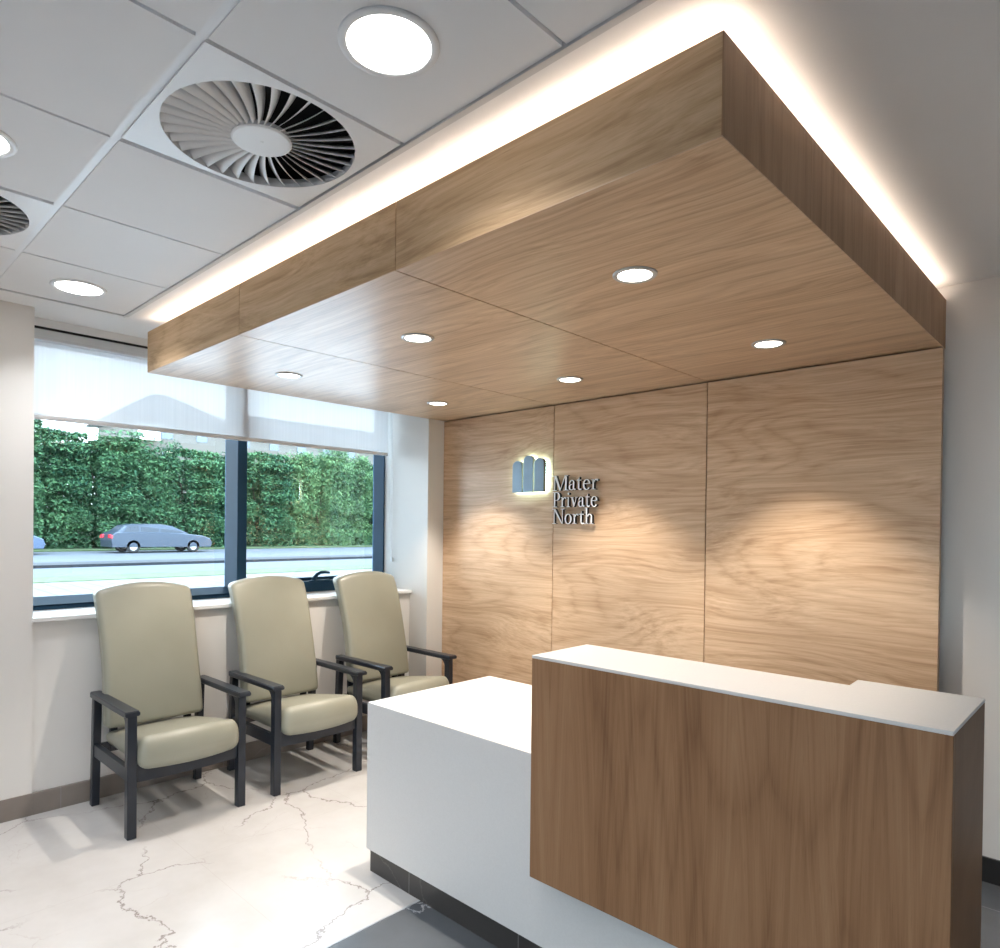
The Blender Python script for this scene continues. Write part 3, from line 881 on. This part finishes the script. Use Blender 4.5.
def glyph(c):
    P = []
    if c == 'M':
        P += [rect(0.10, 0, 0.10 + TH * 1.2, 1), rect(0.90, 0, 0.90 + SW, 1)]
        P += [[(0.08, 1), (0.25, 1), (0.575, 0.10), (0.50, 0.0)], [(0.50, 0.0), (0.56, 0.0), (0.95, 1), (0.88, 1)]]
        P += serif(0.13, 0, 0.30) + serif(0.97, 0, 0.36) + serif(0.10, 1, 0.24, up=False) + serif(0.98, 1, 0.26, up=False)
        w = 1.13
    elif c == 'N':
        P += [rect(0.10, 0, 0.10 + TH * 1.2, 1), rect(0.76, 0, 0.76 + TH * 1.2, 1), [(0.05, 1), (0.22, 1), (0.82, 0.0), (0.74, 0.0)]]
        P += serif(0.13, 0, 0.30) + serif(0.79, 1, 0.30, up=False) + serif(0.08, 1, 0.22, up=False)
        w = 0.93
    elif c == 'P':
        P += [rect(0.10, 0, 0.10 + SW, 1)] + serif(0.17, 0, 0.36) + serif(0.12, 1, 0.24, up=False)
        P += [rect(0.20, 0.95, 0.34, 1.0), rect(0.20, 0.43, 0.34, 0.48)]
        P += crescent(0.32, 0.715, 0.30, 0.285, SW, 0.05, -PI / 2, PI / 2)
        w = 0.66
    elif c == 'a':
        P += [rect(0.34, 0.05, 0.34 + SW * 0.9, 0.48), [(0.34, 0.09), (0.42, 0.0), (0.56, 0.03), (0.56, 0.07), (0.46, 0.12)]]
        P += crescent(0.27, 0.47, 0.19, 0.20, 0.11, 0.045, 0.0, PI * 0.92)
        P += crescent(0.235, 0.20, 0.205, 0.205, 0.12, 0.05, PI * 0.35, PI * 1.75)
        P += [[(0.14, 0.40), (0.06, 0.47), (0.09, 0.55), (0.16, 0.52)]]
        w = 0.58
    elif c == 't':
        P += [rect(0.12, 0.14, 0.12 + SW * 0.9, 0.70), rect(0.02, 0.60, 0.38, 0.66), [(0.03, 0.64), (0.12, 0.68), (0.12 + SW * 0.9, 0.84), (0.12 + SW * 0.9, 0.62)]]
        P += crescent(0.28, 0.16, 0.16, 0.175, 0.105, 0.085, PI, PI * 1.80)
        w = 0.43
    elif c == 'e':
        P += crescent(0.30, 0.33, 0.27, 0.345, 0.12, 0.05, 0.10, PI * 1.80, 26)
        P += [rect(0.10, 0.36, 0.56, 0.41)]
        w = 0.60
    elif c == 'r':
        P += [rect(0.10, 0, 0.10 + SW * 0.9, 0.64)] + serif(0.16, 0, 0.32) + [rect(0.02, 0.60, 0.16, 0.65)]
        P += crescent(0.36, 0.44, 0.18, 0.23, 0.07, 0.08, PI * 0.30, PI * 0.98) + [[(0.36, 0.66), (0.47, 0.66), (0.48, 0.54), (0.40, 0.53)]]
        w = 0.50
    elif c == 'i':
        P += [rect(0.10, 0, 0.10 + SW * 0.9, 0.65)] + serif(0.16, 0, 0.30) + [rect(0.02, 0.60, 0.16, 0.65)] + [ellipse(0.155, 0.87, 0.075, 0.075, 0, 2 * PI * 13 / 14, 13)]
        w = 0.33
    elif c == 'v':
        P += [[(0.05, 0.65), (0.20, 0.65), (0.36, 0.16), (0.30, 0.0), (0.27, 0.0)], [(0.30, 0.0), (0.36, 0.10), (0.53, 0.65), (0.47, 0.65), (0.28, 0.06)]]
        P += serif(0.12, 0.65, 0.26, up=False) + serif(0.50, 0.65, 0.20, up=False)
        w = 0.60
    elif c == 'o':
        P += crescent(0.32, 0.325, 0.285, 0.34, 0.125, 0.05, 0, 2 * PI, 30)
        w = 0.65
    elif c == 'h':
        P += [rect(0.10, 0, 0.10 + SW * 0.9, 1.04), rect(0.46, 0, 0.46 + SW * 0.9, 0.45)] + serif(0.16, 0, 0.30) + serif(0.52, 0, 0.28) + [rect(0.02, 0.995, 0.16, 1.04)]
        P += crescent(0.38, 0.44, 0.202, 0.225, 0.115, 0.07, 0, PI * 0.92)
        w = 0.68
    return P, w

sign = thing('sign_lettering', 'raised steel serif letters reading Mater Private North on the wood wall', 'sign lettering', (-2.885, YP, 1.583))
for text, zb, width, cap in (('Mater', 1.8065, 0.372, 0.102), ('Private', 1.695, 0.372, 0.102), ('North', 1.583, 0.338, 0.102)):
    tot = sum(glyph(c)[1] for c in text)
    sx = width / tot; x = -2.892
    for c in text:
        polys, w = glyph(c)
        mb = MB()
        for p in polys:
            mb.prism([(x + q[0] * sx, zb + q[1] * cap) for q in p], 'y', YP - 0.034, YP - 0.012)
        bmesh.ops.recalc_face_normals(mb.bm, faces=list(mb.bm.faces))
        for f in mb.bm.faces:
            f.material_index = 0 if f.normal.y < -0.9 else 1
        o = mb.build('letter', [M_LETTER, M_LETTERSIDE], recalc=False)
        o.parent = sign; o.matrix_parent_inverse = Matrix.Translation(-Vector(sign.location))
        # stand-off pin
        x += w * sx

em = thing('emblem_sign', 'backlit emblem of three upright round-topped blue-grey plates beside the lettering', 'emblem', (-3.115, YP, 1.805))
for (a, b, top) in ((-3.250, -3.161, 2.026), (-3.148, -3.060, 2.058), (-3.046, -2.962, 2.037)):
    n = 18; rx = (b - a) / 2; ry = 0.036
    pts = [(a, 1.805), (b, 1.805)] + [((a + b) / 2 + rx * math.cos(PI * k / n), top - ry + ry * math.sin(PI * k / n)) for k in range(n + 1)]
    mb = MB(); mb.prism(pts, 'y', YP - 0.050, YP - 0.022)
    mb.bm.normal_update()
    for f in mb.bm.faces: f.material_index = 0 if f.normal.y < -0.9 else 1
    o = mb.build('arched_plate', [M_EMBLEM, M_EMBLEMSIDE], em, recalc=False); o.matrix_parent_inverse = Matrix.Translation(-Vector(em.location))
    q = [((a + b) / 2 + (p[0] - (a + b) / 2) * 0.93, 1.93 + (p[1] - 1.93) * 0.955) for p in pts]
    mb = MB(); mb.prism(q, 'y', YP - 0.0215, YP - 0.016)
    o = mb.build('backlight', M_BACKLIGHT, em); o.matrix_parent_inverse = Matrix.Translation(-Vector(em.location))

# ------------------------------------------------------------------ outside
GX = [(-4.9, -0.12), (-8, -0.10), (-19.0, 0.0)]
def gz(x):
    """ground height: a gentle rise towards the road"""
    d = -x - 5.0
    return -0.12 + 0.0072 * max(0, min(d, 38))
YA, YZ = -12.0, 75.0
def strip(name, xa, xb, mat, dz=0.0, thick=0.05, ymin=YA, ymax=YZ):
    mb = MB(); n = 6
    for k in range(n):
        a = xa + (xb - xa) * k / n; b = xa + (xb - xa) * (k + 1) / n
        vs = []
        for (x, y) in ((a, ymin), (b, ymin), (b, ymax), (a, ymax)): vs.append(mb.bm.verts.new((x, y, gz(x) + dz)))
        mb.bm.faces.new(vs)
    bmesh.ops.remove_doubles(mb.bm, verts=list(mb.bm.verts), dist=1e-4)
    r = bmesh.ops.extrude_face_region(mb.bm, geom=list(mb.bm.faces))
    for v in r['geom']:
        if isinstance(v, bmesh.types.BMVert): v.co.z -= thick
    return struct(name, mb, mat)

def paving_mat():
    m = NT('pale_block_paving')
    g = m.n('ShaderNodeNewGeometry')
    br = m.n('ShaderNodeTexBrick'); m.setv(br, Scale=1.0, Mortar_Size=0.02)
    br.inputs['Brick Width'].default_value = 0.9; br.inputs['Row Height'].default_value = 0.45
    br.inputs['Color1'].default_value = (0.084, 0.086, 0.088, 1); br.inputs['Color2'].default_value = (0.096, 0.098, 0.10, 1); br.inputs['Mortar'].default_value = (0.040, 0.042, 0.046, 1)
    m.l(g.outputs['Position'], br.inputs['Vector']); m.l(br.outputs[0], m.b.inputs['Base Color']); m.setv(m.b, Roughness=0.8)
    return m.m
M_ASPH = plain('worn_asphalt', (0.058, 0.067, 0.080), 0.9, var=0.08, vscale=0.6)
M_GRASS = plain('verge_grass', (0.050, 0.078, 0.028), 0.9, var=0.25, vscale=1.5)
M_KERB = plain('dark_kerb_stone', (0.010, 0.013, 0.018), 0.9, var=0.1)
mb = MB(); mb.box((-4.9, -40, -0.2), (30, ROOM_N - 0.12, -0.05)); struct('ground_forecourt', mb, M_ASPH)
strip('ground_bounce', -4.75, -12.4, plain('bounce_white', (0.70, 0.71, 0.72), 0.8))  # out of view; made bright to bounce daylight up to the ceiling
strip('ground_paving', -12.4, -20.7, paving_mat())
strip('grass_verge', -20.7, -22.7, M_GRASS, 0.015, 0.2)
strip('road_near', -22.7, -26.6, M_ASPH)
strip('kerb', -26.6, -28.2, M_KERB, 0.10, 0.25)
strip('road', -28.2, -39.2, M_ASPH)
strip('grass_bank', -39.2, -52.0, M_GRASS, 0.06, 0.25)
strip('ground_beyond', -52.0, -120.0, M_GRASS, 0.0, 0.2, -40, 140)

def leaf_mat(name, lo, hi):
    m = NT(name)
    g = m.n('ShaderNodeNewGeometry')
    f = m.noise(g.outputs['Position'], 0.45, 3)
    f2 = m.math('ADD', m.math('MULTIPLY', f, 0.6), m.math('MULTIPLY', g.outputs['Random Per Island'], 0.4))
    m.l(m.ramp(f2, [(0.25, lo), (0.75, hi)]), m.b.inputs['Base Color'])
    m.setv(m.b, Roughness=0.75, Specular_IOR_Level=0.15)
    return m.m
LEAVES = [leaf_mat('hornbeam_leaves', (0.014, 0.055, 0.033), (0.085, 0.185, 0.080)), leaf_mat('beech_leaves', (0.020, 0.066, 0.040), (0.090, 0.175, 0.10)), leaf_mat('sycamore_leaves', (0.026, 0.082, 0.045), (0.135, 0.235, 0.095))]
M_BARK = plain('bark', (0.09, 0.07, 0.05), 0.9, var=0.2)

def shrub_mesh(seed, hgt, rad, n, flat):
    rr = random.Random(seed); mb = MB()
    clumps = []
    ph = [rr.random() * 6.28 for _ in range(4)]
    for _ in range(150 if flat < 0.3 else 80):
        y = rr.uniform(-1.25, 1.25); z = hgt * (0.02 + 0.98 * rr.random()); t = z / hgt
        face = rad * (1.0 - 0.25 * t ** 3) + 0.55 * math.sin(2.3 * y + ph[0]) * math.sin(1.5 * z + ph[1]) + 0.30 * math.sin(3.1 * z + ph[3]) + 0.35 * rr.random()
        top = hgt - 0.55 + 0.55 * math.sin(2.4 * y + ph[2])
        clumps.append((face if rr.random() < 0.78 else rr.uniform(-1, 1) * face, y, min(z, top - 0.3 * rr.random()), 0.24 + 0.34 * rr.random(), rr.uniform(0.15, 0.6)))
    for _ in range(n):
        cx_, cy_, cz_, cr, dr = rr.choice(clumps)
        ax, ay = rr.gauss(0, 1) * cr * 0.6, rr.gauss(0, 1) * cr * 0.8
        p = Vector((cx_ + ax, cy_ + ay, max(0.05, cz_ + rr.gauss(0, 1) * cr * flat - dr * max(0.0, ax) * (1 if flat < 0.3 else 0))))
        s = 0.050 + 0.065 * rr.random()
        if abs(p.y) > 1.04: p.y = rr.uniform(-1.04, 1.04)
        p.x = max(-2.4, min(2.4, p.x))
        nrm = Vector((rr.gauss(0, 1) + 0.3, rr.gauss(0, 1), rr.gauss(0, 1) + (1.9 if flat < 0.3 else 0.9))).normalized()
        a = nrm.orthogonal().normalized(); b = nrm.cross(a)
        ang = rr.random() * PI; a, b = a * math.cos(ang) + b * math.sin(ang), b * math.cos(ang) - a * math.sin(ang)
        mid = nrm * s * 0.18
        vs = [mb.bm.verts.new(p + q) for q in (-a * s * 1.3, -b * s * 0.6 + mid, a * s * 1.3, b * s * 0.6 + mid)]
        mb.bm.faces.new(vs)
    return mb
protos = []
for k in range(4):
    sp = bpy.data.objects.new('hedge_tree', None); COL.objects.link(sp)
    fl = shrub_mesh(20 + k, 6.6, 1.5, 27000, 0.13 if k < 2 else 0.48).build('foliage', LEAVES[(0, 0, 2, 0)[k]], sp, recalc=False)
    fl['kind'] = 'stuff'
    mb = MB(); rr = random.Random(k)
    for q in range(6):
        a = 2 * PI * q / 6 + rr.random(); top = 3.5 + 2.3 * rr.random()
        mb.tube([(0.12 * math.cos(a), 0.12 * math.sin(a), 0), (0.5 * math.cos(a), 0.5 * math.sin(a), top * 0.5), (1.0 * math.cos(a), 1.0 * math.sin(a), top)], [0.07, 0.05, 0.02], 6)
    mb.build('stem', M_BARK, sp)
    protos.append(sp)
seq = [0, 0, 1, 0, 3, 1, 0, 1, 2, 2, 2, 1, 2, 2]
used = set()
SC = [1.08, 1.10, 1.02, 1.0, 0.90, 0.95, 0.91, 0.98, 0.94, 1.05, 1.0, 0.95, 1.06, 0.97]
for k, (kind, row) in enumerate([(q, 0) for q in seq] + [(q, 1) for q in seq[1:] + seq[:1]]):
    src = protos[kind]
    o = src if kind not in used else copy_tree(src)
    used.add(kind)
    n_ = k % len(seq)
    o.location = (-43.1 + (0.25 if k % 2 else -0.3) * (1 - row) - 0.2 * rnd.random() - 5.75 * row, 5.6 + 2.34 * n_ + (1.17 + 1.2) * row, gz(-44) + 0.02)
    o.scale = (1.0, 1.0, SC[n_] * (0.985 + 0.05 * rnd.random()) * (0.97 if row else 1.0))
    lab = {0: 'dark green layered hedge tree across the road, in the nearer window light', 1: 'dark green hedge tree with flat leafy sprays across the road, in the nearer window light', 2: 'light green rounded hedge tree across the road, seen through the opening light', 3: 'loose mid green hedge tree across the road'}[kind]
    if row: lab = 'hedge tree standing in the second row behind the roadside hedge trees'
    tag(o, lab, 'hedge tree', 'hedge trees across the road, front row' if not row else 'hedge trees across the road, second row')

# cars on the road
M_SILVER = plain('silver_car_paint', (0.04, 0.055, 0.08), 0.3, metal=0.4)
M_DARKBLUE = plain('dark_blue_car_paint', (0.05, 0.08, 0.14), 0.25, metal=0.3)
M_CARGLASS = plain('car_glass', (0.03, 0.04, 0.055), 0.25, spec=0.3)
M_RUBBER = plain('tyre_rubber', (0.015, 0.015, 0.016), 0.8)
M_RIM = plain('alloy_rim', (0.4, 0.41, 0.43), 0.3, metal=0.8)
M_TAIL = plain('red_tail_lamp', (0.62, 0.03, 0.05), 0.2)
def car(loc, paint, label, length=4.75, rz=0):
    # local: +x is the front of the car; origin on the road under its middle
    t = thing('car', label, 'car', loc, rz)
    W = 0.90
    prof = [(-2.36, 0.30), (-2.38, 0.62), (-2.33, 0.92), (-2.18, 1.02), (-1.0, 1.02), (0.9, 0.98), (1.9, 0.86), (2.28, 0.70), (2.37, 0.48), (2.30, 0.28)]
    k = length / 4.75
    mb = MB()
    secs = []
    for y, ins, dz in ((-W, 0.05, -0.03), (-W + 0.06, 0.0, 0.0), (W - 0.06, 0.0, 0.0), (W, 0.05, -0.03)):
        secs.append([(x * k * (1 - ins * 0.25), y, (z + dz * (1 if z > 0.6 else 0))) for x, z in prof])
    mb.loft(secs, smooth=False)
    mb.build('body', paint, t)
    gh = [(-2.15, 1.0), (-1.72, 1.36), (-1.3, 1.45), (-0.1, 1.46), (0.45, 1.36), (1.22, 0.97)]
    mb = MB(); secs = []
    for y, s, zt in ((-0.80, 0.97, 0), (-0.66, 1.0, 1), (0.66, 1.0, 1), (0.80, 0.97, 0)):
        secs.append([(x * k * s, y if z < 1.1 else y * 0.88, z - (0.03 if zt == 0 and z > 1.1 else 0)) for x, z in gh])
    mb.loft(secs, smooth=False)
    cab = mb.build('cabin', paint, t)
    for s in (-1, 1):
        for (a, b, c, d) in (((-1.85, 1.04), (-1.62, 1.33), (-1.12, 1.37), (-1.12, 1.04)), ((-1.06, 1.04), (-1.06, 1.375), (-0.22, 1.38), (-0.22, 1.03)), ((-0.15, 1.03), (-0.15, 1.375), (0.32, 1.30), (0.98, 1.01))):
            mb = MB(); mb.loft([[(p[0] * k, s * (0.80 - 0.27 * (p[1] - 1.0)), p[1]) for p in (a, b, c, d)], [(p[0] * k, s * (0.775 - 0.27 * (p[1] - 1.0)), p[1]) for p in (a, b, c, d)]], smooth=False)
            mb.build('side_window', M_CARGLASS, t)
        mb = MB(); mb.box((-2.40 * k, s * 0.56 - 0.16, 0.74), (-2.30 * k, s * 0.56 + 0.17, 0.92), 0.02); mb.box((-2.39 * k, s * 0.84 - 0.05, 0.72), (-1.75 * k, s * 0.86 + 0.035, 0.88), 0.02); mb.build('tail_lamp', M_TAIL, t)
        for x in (-1.42, 1.40):
            mb = MB(); mb.lathe([(0.19, -0.10), (0.31, -0.10), (0.325, -0.06), (0.325, 0.06), (0.31, 0.10), (0.19, 0.10)], 28, close=True)
            for v in mb.bm.verts: v.co = Vector((v.co.x + x * k, v.co.z + s * 0.80, v.co.y + 0.325))
            w = mb.build('wheel', M_RUBBER, t)
            mb = MB(); mb.lathe([(0, 0.05), (0.05, 0.06), (0.18, 0.04), (0.195, 0.08), (0.195, -0.08), (0, -0.08)], 24)
            for v in mb.bm.verts: v.co = Vector((v.co.x + x * k, s * (v.co.z + 0.80), v.co.y + 0.325))
            h = mb.build('rim', M_RIM, w)
    mb = MB(); mb.loft([[(0.50 * k, -0.56, 1.34), (0.50 * k, 0.56, 1.34), (1.20 * k, 0.68, 1.0), (1.20 * k, -0.68, 1.0)], [(0.47 * k, -0.56, 1.33), (0.47 * k, 0.56, 1.33), (1.17 * k, 0.68, 0.99), (1.17 * k, -0.68, 0.99)]], smooth=False)
    mb.build('windscreen', M_CARGLASS, t)
    return t
car((-37.0, 13.2, gz(-37) + 0.001), M_SILVER, 'silver estate car with red tail lamps passing on the road outside', 4.9, PI / 2)
car((-37.0, 5.9, gz(-37) + 0.001), M_DARKBLUE, 'dark blue car half hidden behind the white window-side wall', 4.3, PI / 2)

# apartment building beyond the trees
BX = -70.0
M_RENDER = plain('cream_render', (0.135, 0.124, 0.112), 0.9, var=0.03)
M_ROOFS = plain('grey_roof_slate', (0.06, 0.064, 0.075), 0.8, var=0.1)
M_WINB = plain('building_window_glass', (0.10, 0.13, 0.17), 0.15)
bld = thing('apartment_building', 'cream apartment block with grey hipped roof beyond the hedge', 'building', (BX, 38, gz(BX)))
def ochild(name, mb, mat, par=bld):
    o = mb.build(name, mat); o.parent = par
    o.matrix_parent_inverse = Matrix.Translation(-Vector(bld.location)); return o
mb = MB(); mb.box((BX - 12, 23.0, 0), (BX, 31.6, 11.9)); mb.box((BX - 11, 31.6, 0), (BX - 0.8, 62, 11.6)); ochild('wall', mb, M_RENDER)
def hip(mb, x0, x1, y0, y1, ze, zr, dy):
    v = [mb.bm.verts.new(p) for p in ((x0, y0, ze), (x1, y0, ze), (x1, y1, ze), (x0, y1, ze), ((x0 + x1) / 2, y0 + dy, zr), ((x0 + x1) / 2, y1 - dy, zr))]
    for f in ((0, 1, 4), (1, 2, 5, 4), (2, 3, 5), (3, 0, 4, 5), (0, 3, 2, 1)): mb.bm.faces.new([v[i] for i in f])
mb = MB(); hip(mb, BX - 13, BX + 0.8, 21.8, 32.6, 12.0, 15.4, 4.6); hip(mb, BX - 12, BX + 0.2, 31.0, 63, 11.6, 14.4, 5.0); ochild('roof', mb, M_ROOFS)
for y in (25.2, 28.6, 33.6, 37.0, 40.4, 43.8, 47.2):
    for z in (4.6, 7.4, 10.0):
        x = BX + 0.02 if y < 31 else BX - 0.78
        mb = MB(); mb.box((x - 0.1, y, z), (x + 0.04, y + 1.1, z + 1.4)); ochild('window', mb, M_WINB)
mb = MB(); mb.box((BX, 22.6, 9.6), (BX + 1.4, 24.6, 9.75)); mb.box((BX + 1.33, 22.6, 9.75), (BX + 1.4, 24.6, 10.6)); mb.box((BX, 22.3, 11.0), (BX + 1.6, 24.8, 11.15)); ochild('balcony', mb, M_WHITE)

# ------------------------------------------------------------------ world and output
w = bpy.data.worlds.new('World'); scene.world = w; w.use_nodes = True
nt = w.node_tree
bg = nt.nodes['Background']
tc = nt.nodes.new('ShaderNodeTexCoord'); sp = nt.nodes.new('ShaderNodeSeparateXYZ'); rp = nt.nodes.new('ShaderNodeValToRGB')
nt.links.new(tc.outputs['Generated'], sp.inputs[0]); nt.links.new(sp.outputs[2], rp.inputs[0])
rp.color_ramp.elements[0].position = 0.0; rp.color_ramp.elements[0].color = (0.82, 0.92, 1.0, 1)
rp.color_ramp.elements[1].position = 0.6; rp.color_ramp.elements[1].color = (0.66, 0.83, 1.0, 1)
nt.links.new(rp.outputs[0], bg.inputs[0]); bg.inputs[1].default_value = 6.4

vs = scene.view_settings
vs.view_transform = 'Standard'; vs.look = 'None'; vs.gamma = 1.0; vs.exposure = 0.85
try: vs.use_curve_mapping = False
except Exception: pass
cy_ = scene.cycles
cy_.max_bounces = 10; cy_.diffuse_bounces = 6; cy_.glossy_bounces = 4; cy_.transparent_max_bounces = 16; cy_.transmission_bounces = 6
cy_.caustics_reflective = False; cy_.caustics_refractive = False
cy_.sample_clamp_indirect = 4.0
cy_.use_denoising = True
